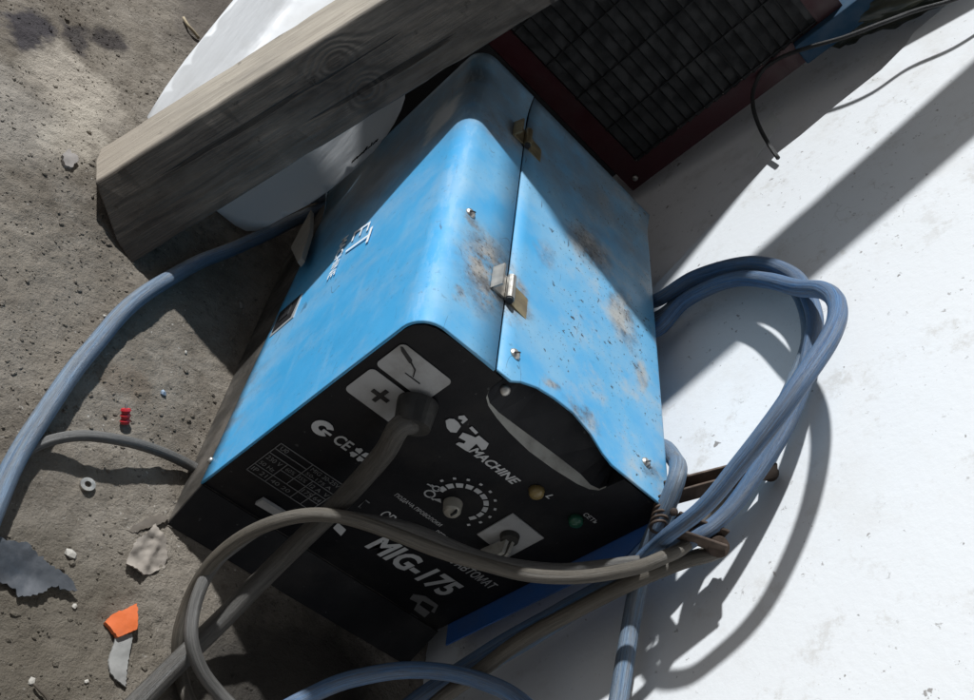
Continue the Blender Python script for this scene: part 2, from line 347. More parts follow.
meta(bw, "shaded grey white board behind the large white one, below the red framed grille", "board")
tp = [wall(u, v, -.088) for u, v in [(750, 140), (772, 112), (781, 122), (757, 158)]]
tape = MB().prism(tp, (-.004, 0, 0)).build("tape_piece", simple("pale_tape", (.80, .80, .79), .4), loc=tp[0]); meta(tape, "short strip of pale tape stuck on the shaded board beside the thin black cable", "tape")

# ------------------------------------------------------------------ welding machine
W_ = empty("welding_machine", (0, 0, 0), "dirty blue welding machine with black front panel and hinged lid", "welding machine")
def zb(y): return HB+.055*max(0, y)
R_ = .075
prof = [(0, None)]+[(0, HB+(H-R_-HB)*t) for t in (.08, .35, .7, 1)]
prof += [(R_-R_*math.cos(q), H-R_+R_*math.sin(q)) for q in np.linspace(0, math.pi/2, 9)[1:]]+[(.15, H), (.254, H)]
ysl = [0, .006, .03, .2, .4, .6, .8, 1.0, 1.2, 1.36, 1.45, 1.5, 1.54, 1.57, D]
V = []; 
for y in ysl:
    fl = .028*max(0, (y-1.40)/(D-1.40))**2                       # the cover flares out towards the back bezel
    for i, (x, z) in enumerate(prof):
        if z is None: z = zb(y)
        dent = .004*mn.noise(Vector((x*3, y*3, z*3)))
        k = 1 if i > 5 else 0
        V.append((x-fl*(x < .1)-dent*(x < .05), y, z+fl*(z > H-.07)+dent*(x > .1)*.4))
k = len(prof); Fs = [(j*k+i, j*k+i+1, (j+1)*k+i+1, (j+1)*k+i) for j in range(len(ysl)-1) for i in range(k-1)]
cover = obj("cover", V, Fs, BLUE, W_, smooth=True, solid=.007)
# hinged lid: right part of the top with a hand cut-out, bent down on the right
cut = [(.2605, .004), (.312, .002), (.349, .030), (.408, .057), (.476, .070), (.557, .074), (.630, .050), (.682, .013), (.722, -.003), (.80, -.003), (.90, -.003), (.975, -.003)]
rows = []
for x, y0 in cut:
    rows.append([(x, y0+(D-y0)*t**1.0) for t in (0, .004, .03, .1, .3, .5, .7, .85, .93, .96, .98, 1)])
V = []
for cx_ in rows:
    for x, y in cx_:
        fl = .024*max(0, (y-1.40)/(D-1.40))**2; V.append((x, y, H+.003+fl+.003*mn.noise(Vector((x*3, y*3, 4)))))
n0 = len(rows[0])
for q in (30, 60, 90):                                            # rolled right edge, then a short drop
    for x, y in rows[-1]:
        V.append((.975+.025*math.sin(math.radians(q)), y, H+.003-.025*(1-math.cos(math.radians(q)))))
for z in (H-.08, H-.20):
    for x, y in rows[-1]: V.append((1.0, y, z))
nr = len(rows)+5
Fs = [(j*n0+i, j*n0+i+1, (j+1)*n0+i+1, (j+1)*n0+i) for j in range(nr-1) for i in range(n0-1)]
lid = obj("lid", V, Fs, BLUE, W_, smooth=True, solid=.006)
lid.data.polygons.foreach_set('use_smooth', [True]*len(lid.data.polygons))
# right side sheet with its flange standing proud of the front panel
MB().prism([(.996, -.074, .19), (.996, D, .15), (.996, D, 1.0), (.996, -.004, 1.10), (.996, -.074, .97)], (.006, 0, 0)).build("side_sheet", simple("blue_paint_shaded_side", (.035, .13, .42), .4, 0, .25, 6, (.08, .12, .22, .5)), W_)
# seam under the lid edge
MB().box((.2548, .006, H-.03), (.2600, D-.005, H-.004)).build("seam_strip", INK, W_)
MB().box((.004, D-.012, .05), (.992, D-.006, H-.012)).build("rear_panel", BLACK, W_)
# base tray
mb = MB()
mb.prism([(0.0, -.074, -.01), (0.0, 0.0, HB+.001), (0.0, D, zb(D)+.001), (0.0, D, -.01)], (.995, 0, 0)); mb.build("base_tray", BASEB, W_, bevel=.005)
MB().prism([(.002, -.078, -.008), (.002, -.002, HB+.004), (.993, -.002, HB+.004), (.993, -.078, -.008)], (0, -.004, 0)).build("base_front", BLACK, W_)
# front panel with half-moon hand hold
arc = [(.300, 1.083), (.312, 1.062), (.338, 1.045), (.385, 1.030), (.444, 1.018), (.536, 1.008), (.631, 1.011), (.725, 1.022), (.765, 1.034), (.787, 1.052), (.790, 1.075)]
out = [(.006, .125), (.006, H-.085), (.014, H-.052), (.033, H-.028), (.060, H-.015), (.10, H-.009), (.292, H-.007)]+[(.294, 1.10)]+arc+[(.796, H-.012), (.992, H-.012), (.992, .125)]
MB().prism([(x, .004, z) for x, z in out], (0, .012, 0)).build("front_panel", BLACK, W_)
# hand hold scoop: floor, back wall
mb = MB(); ka = len(arc)
steps = [(0.004, 0., 0), (.008, .001, 0), (.03, .010, 1), (.044, .016, 1)]
V = []
for y, dz, s_ in steps:
    for x, z in arc: q_ = min(1, max(.22, (x-.30)/.20), max(.12, (.795-x)/.09)); V.append((x, .004+(y-.004)*q_, z+dz*q_))
mb.add(V, [(j*ka+i, j*ka+i+1, (j+1)*ka+i+1, (j+1)*ka+i) for j in range(len(steps)-1) for i in range(ka-1)])
scoop = mb.build("hand_hold", RIMG, W_, smooth=True)
wallv = [V[(len(steps)-1)*ka+i] for i in range(ka)]
mb = MB(); mb.add([(x, y+.001, z-.002) for x, y, z in wallv]+[(x, .10, H-.03) for x, y, z in wallv]+[(x, .115, H-.004) for x, y, z in wallv], [(r*ka+i, r*ka+i+1, (r+1)*ka+i+1, (r+1)*ka+i) for r in range(2) for i in range(ka-1)])
mb.add([(.294, .004, 1.05), (.294, .115, 1.05), (.294, .115, H-.006), (.294, .004, H-.008), (.796, .004, 1.05), (.796, .115, 1.05), (.796, .115, H-.006), (.796, .004, H-.013)], [(0, 1, 2, 3), (4, 5, 6, 7)])
mb.build("pocket_wall", BLACK, scoop)
MB().prism([(.302, .055, 1.06), (.40, .058, 1.045), (.36, .098, 1.10), (.31, .100, 1.125)], (0, -.002, .004)).build("dust_patch", RIMG, scoop)
MB().cyl((.360, .07, 1.075), (.357, .055, 1.083), .0165, dome=3, k=20).build("screw", STEEL, scoop, smooth=True)
# hinges
def hinge(x, y, worn):
    h = MB(); m_ = STEEL if worn else BRASS
    z = H+.006
    h.prism([(x-.062, y+.055, z), (x-.062, y-.045, z), (x-.05, y-.045, z+.036), (x-.05, y+.055, z+.036)], (.006, 0, 0))     # standing flap
    h.box((x-.058, y-.045, z), (x-.012, y+.055, z+.006))
    hp = h.build("hinge", m_, W_)
    MB().box((x+.018, y-.05, z), (x+.085, y+.045, z+.007), Matrix.Rotation(.10, 3, 'Y'), (x+.018, y, z)).build("leaf", BRASS, hp)
    MB().cyl((x+.003, y-.048, z+.013), (x+.003, y+.058, z+.013), .0145, k=16).build("knuckle", m_, hp, smooth=False)
    MB().cyl((x+.003, y-.055, z+.013), (x+.003, y-.049, z+.013), .012, k=12).build("pin", INK, hp)
    return hp
hinge(.258, .345, True); hinge(.258, 1.27, False)
for x, y, zz in ((.315, .115, H+.005), (.083, .560, H+.002), (.880, .118, H+.005)):
    s1 = MB().cyl((x, y, zz), (x, y, zz+.003), .019, .017, dome=2, k=20).build("screw", STEEL, W_, smooth=True)
    MB().box((x-.014, y-.0022, zz+.0095), (x+.014, y+.0022, zz+.0118), Matrix.Rotation(.7, 3, 'Z'), (x, y, zz)).build("screw_slot", INK, s1)
MB().cyl((-.002, .085, .150), (-.010, .085, .150), .012, .010, dome=2, k=14).build("screw", STEEL, W_, smooth=True)
# switch opening on the left side
sw = MB().prism([(-.007, .645, .345), (-.007, .785, .345), (-.007, .785, .205), (-.007, .645, .205)], (.004, 0, 0)).build("side_switch", simple("silver_frame", (.45, .47, .48), .4, .3), W_)
MB().prism([(-.009, .662, .328), (-.009, .782, .338), (-.009, .782, .212), (-.009, .662, .214)], (.003, 0, 0)).build("switch_insert", INK, sw)
MB().prism([(-.012, .70, .295), (-.012, .76, .30), (-.012, .76, .245), (-.012, .70, .24)], (.004, 0, 0)).build("rocker", simple("rocker_black", (.03, .03, .032), .3), sw)

# ---- lettering
def text_mesh(txt, bold=.0, shear=0., sp=1.):
    cu = bpy.data.curves.new("t", 'FONT'); cu.body = txt; cu.size = 1; cu.shear = shear; cu.offset = bold; cu.space_character = sp; cu.resolution_u = 3
    ob = bpy.data.objects.new("t", cu); COL.objects.link(ob)
    bpy.context.view_layer.update(); dg = bpy.context.evaluated_depsgraph_get()
    me = bpy.data.meshes.new_from_object(ob.evaluated_get(dg)); bpy.data.objects.remove(ob)
    V = np.array([v.co[:2] for v in me.vertices]); Fs = [tuple(p.vertices) for p in me.polygons]; bpy.data.meshes.remove(me)
    lo, hi = V.min(0), V.max(0); return (V-lo)/(hi-lo), Fs
def ptext(name, txt, x0, x1, z0, z1, m=None, bold=.0, shear=0., y=.0015, slope=0., sp=1., parent=None):
    V, Fs = text_mesh(txt, bold, shear, sp)
    return obj(name, [(x0+(x1-x0)*p[0], y, z0+(z1-z0)*p[1]+slope*p[0]) for p in V], Fs, m or PRINT, parent or W_)
ptext("model_lettering", "MIG-175", .520, .870, .297, .402, bold=.035, shear=.12)
ptext("name_lettering", "СВАРОЧНЫЙ ПОЛУАВТОМАТ", .448, .935, .455, .506, slope=.002, bold=.014, shear=.1)
ptext("brand_lettering", "MACHINE", .425, .612, .875, .908, bold=.03, shear=.25)
ptext("small_lettering", "ПОДАЧА ПРОВОЛОКИ", *sorted((pan(394, 496)[0], pan(441, 526)[0])), .560, .580, bold=.004)
ptext("small_lettering", "РЕГУЛИРОВКА", .613, .745, .525, .549, bold=.006)
ptext("small_lettering", "СЕТЬ", .838, .893, .945, .962, bold=.006)
ptext("small_lettering", "L", .705, .722, .915, .937, bold=.02, shear=.3)
def flat(name, polys, m, y=.0015, parent=None, th=.0015):
    mb = MB()
    for P in polys: mb.prism([(x, y, z) for x, z in P], (0, -th, 0))
    return mb.build(name, m, parent or W_)
def pp(z, ox, oy, *pts): return [pan(ox+x/z, oy+y/z) for x, y in pts]
Z4 = lambda *p: pp(4.87, 400, 390, *p)
flat("brand_emblem", [Z4((222, 150), (240, 140), (262, 142), (285, 160), (296, 178), (275, 208), (246, 205), (228, 185)),
    Z4((285, 128), (312, 124), (330, 145), (306, 165), (297, 158), (306, 147), (284, 140)), Z4((337, 186), (350, 178), (380, 208), (368, 216)),
    Z4((286, 232), (306, 208), (345, 222), (366, 232), (384, 222), (432, 262), (418, 288), (398, 294), (372, 262), (330, 300), (318, 294), (272, 264), (286, 255), (312, 262), (322, 250))], PRINT)
# dial with its ticks
cxk, czk = pan(450, 497)
def ring(c, r0, r1, a0, a1, k=4):
    A = np.linspace(math.radians(a0), math.radians(a1), k); return [(c[0]+r1*math.cos(t), c[1]+r1*math.sin(t)) for t in A]+[(c[0]+r0*math.cos(t), c[1]+r0*math.sin(t)) for t in A[::-1]]
flat("dial_scale", [ring((.565, .700), .066+.0006*i, .085, 188-i*22, 188-i*22-16) for i in range(10)]+[ring((.565, .700), .102, .110, 190-i*22, 190-i*22-5, 3) for i in range(11)], PRINT)
kn = MB().cyl((.556, .003, .676), (.556, -.028, .676), .030, .027, k=28, dome=2).build("dial_knob", KNOBM, W_, smooth=False)
MB().box((.552, -.046, .676), (.558, -.030, .700)).build("pointer", INK, kn)
flat("wire_symbol", [ring((.480, .655), .013, .018, 0, 359, 16), ring((.476, .688), .009, .013, 0, 359, 14), [(.500, .645), (.530, .652), (.516, .664)], [(.445, .680), (.462, .684), (.462, .688), (.445, .684)], [(.488, .645), (.506, .641), (.506, .645), (.489, .650)]], PRINT)
# lamps
def lamp(name, x, z, m):
    l = MB().cyl((x, .003, z), (x, -.012, z), .025, .022, k=24, dome=3).build(name, m, W_, smooth=True)
lamp("amber_lamp", .672, .912, AMBER); lamp("green_lamp", .842, .915, GREEN)
# rotary switch plate and its knob
pl = flat("switch_plate", [[(.700, .788), (.845, .782), (.845, .622), (.702, .632)]], STICK, y=.002, th=.004)
kb = MB().cyl((.772, 0, .706), (.772, -.02, .706), .032, .028, k=20).build("switch_knob", RUBBER, pl)
MB().prism([(.760, -.015, .705), (.752, -.012, .60), (.752, -.075, .60), (.760, -.06, .69)], (.012, 0, 0)).build("knob_wing", RIMG, kb)
MB().prism([(.778, -.015, .715), (.800, -.012, .62), (.800, -.06, .62), (.782, -.05, .69)], (.010, 0, 0)).build("knob_wing", RIMG, kb)
MB().prism([(.758, -.055, .618), (.800, -.055, .655), (.85, -.045, .655), (.85, -.045, .625), (.80, -.05, .612), (.765, -.058, .596)], (0, -.006, 0)).build("metal_tag", BRASS, kb)
flat("tag_hole", [ring((.783, .628), 0.001, .010, 0, 359, 12), ring((.830, .641), .001, .006, 0, 359, 10)], INK, y=-.064, parent=kb)
# stickers
def rrect(x0, x1, z0, z1, r, k=5):
    P = []
    for cx_, cz_, a0 in ((x1-r, z1-r, 0), (x0+r, z1-r, 90), (x0+r, z0+r, 180), (x1-r, z0+r, 270)):
        P += [(cx_+r*math.cos(math.radians(a0+90*i/k)), cz_+r*math.sin(math.radians(a0+90*i/k))) for i in range(k+1)]
    return P
s1 = flat("torch_sticker", [rrect(.033, .212, .925, 1.038, .016)], STICK)
s2 = flat("plus_sticker", [rrect(.036, .214, .790, .910, .016)], STICK)
flat("plus_sign", [[(.089, .842), (.111, .842), (.111, .820), (.124, .820), (.124, .842), (.146, .842), (.146, .856), (.124, .856), (.124, .878), (.111, .878), (.111, .856), (.089, .856)]], INK, y=-.0005, parent=s2)
Z2 = lambda *p: pp(5.383, 300, 320, *p)
flat("torch_drawing", [Z2((542, 142), (556, 146), (604, 215), (602, 235), (588, 230), (545, 165)), Z2((596, 232), (604, 230), (624, 268), (612, 308), (607, 304), (616, 268)), Z2((565, 285), (568, 282), (648, 340), (644, 344))], INK, y=-.0005, parent=s1)
Z3 = lambda *p: pp(5.383, 230, 400, *p)
gx_, gz_ = pan(322.5, 428.5)
flat("approval_mark", [ring((gx_, gz_), .012, .032, 35, 325, 18), [(gx_+.004, gz_-.008), (gx_+.034, gz_-.008), (gx_+.034, gz_+.001), (gx_+.004, gz_+.001)]], PRINT)
cx0, cz0 = pan(343, 443)
ptext("approval_mark", "CE", cx0-.027, cx0+.027, cz0-.022, cz0+.022, bold=.02)
fx, fz = pan(359.5, 455)
flat("fan_mark", [[(fx+.004*math.cos(q), fz+.004*math.sin(q))]+[(fx+r*math.cos(q+d), fz+r*math.sin(q+d)) for r, d in ((.022, -.55), (.029, -.25), (.026, 0), (.029, .25), (.022, .55))] for q in (math.pi/4+i*math.pi/2 for i in range(4))], PRINT)
# rating table
DIM = simple("dim_print", (.20, .205, .21), .6, 0, .3, 25)
tb = []
x0, x1, z0, z1 = .052, .294, .303, .478; t_ = .0022
def hl(z, a_=x0, b_=x1): tb.append([(a_, z), (b_, z), (b_, z+t_), (a_, z+t_)])
def vl(x, a_=z0, b_=z1): tb.append([(x, a_), (x+t_, a_), (x+t_, b_), (x, b_)])
for z in (z0, .345, .42, z1): hl(z)
hl(.383, .12, x1); hl(.447, x0, .17)
for x in (x0, x1): vl(x)
vl(.12, .303, .42); vl(.17, .345, .478); vl(.215, .303, .42); vl(.255, .303, .383)
flat("rating_table", tb, DIM)
ptext("rating_figures", "MIG 20-25V", .18, .285, .452, .470, DIM); ptext("rating_figures", "50-175 A", .18, .275, .427, .441, DIM)
ptext("rating_figures", "60%  35%", .13, .205, .392, .410, DIM); ptext("rating_figures", "I2 A  V", .222, .29, .391, .409, DIM); ptext("rating_figures", "230 V", .06, .112, .39, .41, DIM); ptext("rating_figures", "50 Hz", .06, .112, .355, .373, DIM)
ptext("rating_figures", "IP 21", .06, .112, .315, .335, DIM); ptext("rating_figures", "40 20", .13, .20, .315, .332, DIM); ptext("rating_figures", "U0", .065, .09, .454, .472, DIM); ptext("rating_figures", "175 64", .222, .290, .352, .372, DIM)
bx = [pan(*p) for p in ((358, 507), (366, 500), (370, 503), (362, 511))]
flat("small_box_mark", [[bx[0], bx[1], (bx[1][0], bx[1][1]-.004), (bx[0][0]+.003, bx[0][1])], [bx[1], bx[2], (bx[2][0], bx[2][1]-.004), (bx[1][0], bx[1][1]-.004)]], DIM)
lv = [pan(230+x/5.383, 400+y/5.383) for x, y in ((140, 545), (180, 522), (300, 596), (270, 620))]
flat("lever_plate", [lv], STICK, y=.0, th=.012)
flat("white_tab", [[pan(*p) for p in ((333, 528), (338, 523), (346, 530), (341, 536))]], PRINT)
Z5 = lambda *p: pp(4.665, 340, 500, *p)
flat("lower_emblem", [Z5((325, 462), (342, 440), (400, 450), (458, 492), (440, 528), (425, 520), (440, 500), (385, 470), (370, 490), (420, 525), (395, 548), (345, 512), (362, 480)), Z5((262, 580), (285, 545), (330, 530), (365, 552), (330, 596), (290, 598))], simple("worn_print", (.21, .21, .21), .6, 0, .5, 40))
x_, z_ = pan(385, 614); MB().cyl((x_, .003, z_), (x_, -.012, z_), .012, .010, k=16, dome=2).build("screw", STEEL, W_, smooth=True)
x_, z_ = pan(163, 522)
# logo printed on the left side (reads from back to front)
def stext(name, txt, y0, y1, z0, z1, m, bold=0., shear=0.):
    V_, F_ = text_mesh(txt, bold, shear)
    return obj(name, [(-.0085, y0+(y1-y0)*p[0], z0+(z1-z0)*p[1]) for p in V_], F_, m, W_)
stext("brand_lettering", "MACHINE", .955, .70, .515, .560, WHITEPR, .012, .2)
stext("brand_emblem", "E", .92, .83, .60, .70, WHITEPR, -.01, .3); stext("brand_emblem", "T", .83, .73, .585, .73, WHITEPR, -.01, .3)
# torch cable bushing and cable
MB().cyl((.205, .004, .905), (.215, -.07, .885), .058, .05, k=26).build("cable_bushing", RUBBER, W_, smooth=False)

# ------------------------------------------------------------------ hoses and cables
def cable(name, P, r, m, label, cat="hose", group=None, **k):
    o = tube(name, P, r, m, **k); return meta(o, label, cat, group)
def gh(u, v, h):
    p = hit(u, v, 2, h)
    for _ in range(3): p = hit(u, v, 2, h+gz(p[0], p[1])*(h < .12))
    return p
cable("torch_cable", [(.213, -.055, .888), dep(401, 425, 2.43), dep(384, 452, 2.50), dep(342, 500, 2.63), dep(270, 571, 2.72), dep(222, 620, 2.66), dep(180, 660, 2.555), dep(138, 702, 2.43), gh(80, 765, .035), gh(0, 860, .035)], .031, H_DGREY,
      "thick grey cable running from the front panel socket down to the lower left floor", "cable", wob=.003)
cable("power_cable", [hit(560, 150, 1, 1.75)*[1, 1, 0]+[0, 0, .1], (.05, 1.78, .1), (-.06, 1.62, .13), gh(345, 196, .14), gh(290, 222, .10), gh(240, 246, .07), gh(195, 264, .05), gh(150, 291, .042), gh(118, 317, .038), gh(88, 352, .035), gh(60, 390, .035), gh(38, 423, .035), gh(15, 463, .035), gh(-6, 510, .035), gh(-40, 600, .03)], lambda t: .0255+.005*t, H_BLUEG,
      "thick blue grey hose curving over the dirt left of the machine", "hose")
cable("thin_cable", [gh(8, 462, .02), gh(36, 446, .025), gh(58, 439, .045), gh(82, 436, .065), gh(110, 438, .075), gh(140, 444, .065), gh(168, 454, .045), gh(196, 468, .03), (.08, .12, .03)], .017, H_GREY,
      "thin grey cable arching from the blue grey hose to the foot of the machine", "cable")
cable("welding_hose", [(1.06, 1.35, .95), wall(655, 301, .10), wall(695, 277, .10), wall(735, 265, .11), wall(765, 264, .11), wall(795, 276, .11), wall(809, 297, .11), wall(815, 322, .11), wall(811, 348, .11), wall(801, 388, .12), wall(783, 430, .13), wall(756, 474, .15), wall(724, 514, .17),
     wall(690, 541, .19), dep(660, 562, 2.71), dep(610, 588, 2.80), dep(560, 613, 2.84), dep(515, 637, 2.88), dep(470, 666, 2.91), dep(430, 694, 2.92), dep(395, 719, 2.91), gh(310, 790, .03)], lambda t: .0275-.0065*min(1, max(0, (t-.45)*6)), H_DBLUE,
      "blue hose loop whose rounded top reaches furthest left, between the other two loops")
BR = [dep(722, 500, 2.74), dep(708, 511, 2.70), dep(697, 524, 2.66), dep(691, 538, 2.60), dep(680, 549, 2.56), dep(664, 557, 2.54), dep(640, 567, 2.54), dep(600, 575, 2.56), dep(560, 577, 2.58), dep(520, 574, 2.58), dep(480, 564, 2.58), dep(440, 552, 2.57), dep(400, 536.5, 2.55), dep(370, 525, 2.53), dep(340, 516.5, 2.52), dep(310, 514, 2.515), dep(280, 519, 2.52), dep(250, 531, 2.535), dep(225, 549, 2.56), dep(205, 572, 2.585), dep(190, 600, 2.60), dep(180, 635, 2.59), gh(181, 665, .03), gh(192, 702, .03), gh(230, 760, .03)]
cable("control_cable", BR, .0195, H_TAN, "dirty brown cable sweeping across the front panel over the lettering into a coil at left", "cable")
cable("coiled_cable", [dep(640, 562, 2.62), dep(560, 570, 2.66), dep(480, 556, 2.66), dep(400, 527, 2.63), dep(340, 517, 2.60), dep(300, 517, 2.62), dep(262, 527, 2.66), dep(238, 543, 2.66), dep(218, 560, 2.62), dep(203, 583, 2.57), dep(193, 612, 2.52), dep(191, 640, 2.475), dep(200, 668, 2.475), dep(218, 692, 2.50), dep(250, 722, 2.53), gh(300, 770, .04)], .019, H_GREY,
      "grey cable coil turn inside the brown curve, over the thick grey cable at lower left", "cable")
cable("welding_hose", [(1.08, 1.30, .88), wall(657, 330, .10), wall(682, 303, .10), wall(708, 288, .11), wall(740, 279, .12), wall(768, 281, .13), wall(800, 288, .17), wall(822, 291, .21), wall(836, 302, .25), wall(838, 318, .28), wall(828, 341, .33), wall(802, 380, .37), wall(771, 423, .37), wall(738, 466, .35), wall(704, 505, .32), wall(672, 532, .28), dep(648, 553, 2.64), dep(610, 583, 2.72), dep(560, 609, 2.78), dep(515, 633, 2.83), dep(470, 662, 2.86), dep(430, 690, 2.87), dep(395, 715, 2.86), gh(300, 790, .03)], lambda t: .0285-.007*min(1, max(0, (t-.45)*6)), H_BLUE,
      "outermost blue hose loop before the white board, running down under the brown curve")
cable("welding_hose", [(1.12, 1.33, .90), wall(657, 318, .05), wall(700, 285, .05), wall(742, 272, .05), wall(776, 275, .05), wall(801, 297, .05), wall(809, 338, .06), wall(797, 378, .06), wall(778, 418, .07), wall(757, 457, .07), wall(728, 495, .08), wall(702, 522, .09), wall(685, 540, .12), dep(655, 560, 2.70), dep(610, 592, 2.76), dep(560, 622, 2.76), dep(520, 648, 2.78), dep(480, 674, 2.80), dep(430, 708, 2.80), gh(330, 790, .03)], lambda t: .0255-.0065*min(1, max(0, (t-.45)*6)), H_BLUEG,
      "inner blue grey hose loop lying closest to the white board, behind the other loops")
cable("welding_hose", [(1.07, .45, .90), hit(663, 447, 0, 1.055), hit(674, 459, 0, 1.055), dep(677, 476, 2.68), dep(668, 500, 2.665), dep(655, 530, 2.67), dep(645, 560, 2.68), dep(638, 590, 2.68), dep(631, 625, 2.66), dep(625, 660, 2.60), dep(617, 703, 2.52), dep(608, 760, 2.40)], .0275, H_BLUEG,
      "pale blue hose hanging straight down from behind the right front corner of the lid")
cable("welding_hose", [gh(235, 770, .06), dep(268, 722, 2.62), dep(300, 701, 2.66), dep(340, 682, 2.70), dep(370, 675, 2.72), dep(405, 671, 2.73), dep(450, 674, 2.72), dep(485, 683, 2.70), dep(512, 696, 2.68), dep(540, 722, 2.64), dep(570, 780, 2.58)], .0255, H_BLUE,
      "blue hose arching along the bottom edge of the photo below the front panel")
EC = [dep(722, 549, 2.66), dep(706, 555, 2.63), dep(686, 560, 2.62), dep(655, 572, 2.62), dep(615, 590, 2.66), dep(565, 616, 2.71), dep(520, 642, 2.74), dep(478, 672, 2.76), dep(440, 700, 2.77), gh(350, 790, .04)]
cable("earth_cable", EC, .0235, H_TAN, "dirty brown cable leading from the rusty clamp to the lower centre", "cable")
cable("thin_black_cable", [wall(1010, -32, .11), wall(960, -3, .12), wall(915, 11, .14), wall(880, 24, .17), wall(845, 37, .18), wall(810, 47, .18), wall(780, 58, .16), wall(763, 70, .14), wall(754, 88, .12), wall(753, 106, .10), wall(759, 126, .07), wall(768, 143, .045), wall(778, 158, .025)], .009, H_BLACK,
      "thin black cable with a loose end hanging over the shaded board at the top right", "cable", wob=.001)

# ------------------------------------------------------------------ earth clamp
RUST = simple("rusty_steel", (.060, .041, .031), .75, .3, .5, 14, (.17, .12, .09, .55), .4, 40)
ec = empty("earth_clamp", tuple(wall(690, 515, .2)), "rusty earth clamp with two jaws sticking out behind the hoses at the white board", "clamp")
def bar(p, q, w_, t_, name, m, parent):
    p, q = Vector(p), Vector(q); ax = (q-p).normalized(); n_ = Vector((-1, 0, .1)); s_ = ax.cross(n_).normalized(); n_ = s_.cross(ax)
    P = [p-s_*w_*.5, p+s_*w_*.5, q+s_*w_*.42, q-s_*w_*.42]; mb = MB()
    mb.prism(P, n_*t_)
    mb.prism([p-s_*w_*.5+n_*.001, q-s_*w_*.42+n_*.001, q-s_*w_*.42+n_*.05, p-s_*w_*.5+n_*.05], -s_*t_)
    mb.prism([p+s_*w_*.5+n_*.001, q+s_*w_*.42+n_*.001, q+s_*w_*.42+n_*.05, p+s_*w_*.5+n_*.05], s_*t_)
    return mb.build(name, m, parent, bevel=.003)
bar(wall(668, 500, .22), wall(774, 472, .05), .044, .009, "upper_arm", RUST, ec)
bar(wall(672, 528, .24), wall(722, 546, .12), .046, .009, "lower_arm", RUST, ec)
MB().cyl(wall(770, 473, .02), wall(770, 473, .07), .026, k=18).build("jaw_tip", RUST, ec)
MB().cyl(wall(713, 543, .09), wall(719, 547, .15), .036, .030, k=20).build("cable_lug", RUST, ec)
sp = [np.array(wall(664, 498, .24))+np.array([.022*math.cos(q), .0, .022*math.sin(q)])+np.array([0, -.10*q/38, -.03*q/38]) for q in np.arange(0, 38, .5)]
tube("spring", sp, .0045, RUST, ec, k=6, wob=0, step=.01)
MB().cyl(wall(674, 512, .19), wall(674, 512, .27), .012, k=12, dome=2).build("rivet", RUST, ec)

# ------------------------------------------------------------------ leaning timber
def wood_mat():
    n = N("weathered_wood"); P = n.obj
    # knots push the grain aside (local coords: z along the timber)
    tot = None
    for kp, kr in (((.078, 0, .950), .058), ((.215, 0, .992), .044), ((.15, 0, 2.1), .06), ((0, .17, 1.5), .05)):
        sub = n.n('ShaderNodeVectorMath', operation='SUBTRACT'); n.put(sub.inputs[0], P); sub.inputs[1].default_value = kp
        sc = n.scale(sub.outputs[0], (1/kr, .25/kr, .72/kr)); ln = n.n('ShaderNodeVectorMath', operation='LENGTH'); n.put(ln.inputs[0], sc)
        q = n.m2('EXPONENT', n.mul(n.m2('POWER', ln.outputs['Value'], 2), -.9)); tot = q if tot is None else n.m2('ADD', tot, q)
    sp = n.n('ShaderNodeSeparateXYZ'); n.put(sp.inputs[0], P)
    base = n.m2('ADD', n.mul(sp.outputs[0], 9), n.mul(sp.outputs[1], 7))
    wv = n.m2('ADD', base, n.mul(n.noise(2.2, 4, .55, n.scale(P, (1.6, 1.6, .45))), 5.)); wv = n.m2('ADD', wv, n.mul(tot, 2.6))
    rings = n.m2('ADD', n.mul(n.m2('SINE', n.mul(wv, 8.5)), .5), .5)
    fib = n.noise(48, 6, .7, n.scale(P, (1, 1, .045))); crk = n.noise(15, 3, .55, n.scale(P, (1, 1, .035)))
    col = n.mix(n.mul(rings, .8), (.30, .26, .21), (.17, .145, .115))
    col = n.mix(n.ramp(fib, .38, .64, 0, .65), col, (.40, .36, .30)); col = n.mix(n.mul(n.ramp(crk, .655, .68), .85), col, (.03, .026, .022))
    col = n.mix(n.mul(n.ramp(n.noise(4, 6, .65, n.scale(P, (1, 1, .35))), .42, .66), .7), col, (.13, .115, .10))
    col = n.mix(n.ramp(tot, .70, .95, 0, .55), col, (.075, .055, .042))
    col = n.mix(n.mul(n.ramp(n.noise(15, 5, .7), .62, .70), .8), col, (.035, .03, .027))
    col = n.mix(n.ramp(sp.outputs[2], .55, 0, 0, .5), col, (.15, .105, .07))      # soil soaked foot
    face = n.ramp(sp.outputs[1], .03, .004)          # broad face's shade and edge face's sunlight, painted into the wood colour
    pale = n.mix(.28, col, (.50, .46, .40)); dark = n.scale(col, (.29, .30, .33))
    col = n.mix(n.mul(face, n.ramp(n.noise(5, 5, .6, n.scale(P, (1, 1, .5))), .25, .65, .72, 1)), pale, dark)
    return n.fin(col, .85, 0, n.m2('SUBTRACT', n.m2('ADD', fib, n.mul(rings, .3)), n.mul(n.ramp(crk, .655, .68), 2)), .6, .014, .25)
P1 = np.array([-.7605, .9923, 0]); e1 = np.array([-.5006, .889, 0])-P1; e2 = np.array([-.7956, 1.2798, 0])-P1
P1, e1, e2 = np.array([-.7607, .9239, .0587]), e1*1.10, e2*1.04
zl = b_dir; xl = e1-zl*(e1@zl); xl /= np.linalg.norm(xl); yl = np.cross(zl, xl)
ML = np.array([xl, yl, zl]).T
beam_V = []; slv = np.concatenate([[0], np.linspace(.05, 4.6, 130)])
cs = [(0, 0), (.33, 0), (.67, 0), (1, 0), (1, .33), (1, .67), (1, 1), (.67, 1), (.33, 1), (0, 1), (0, .67), (0, .33)]
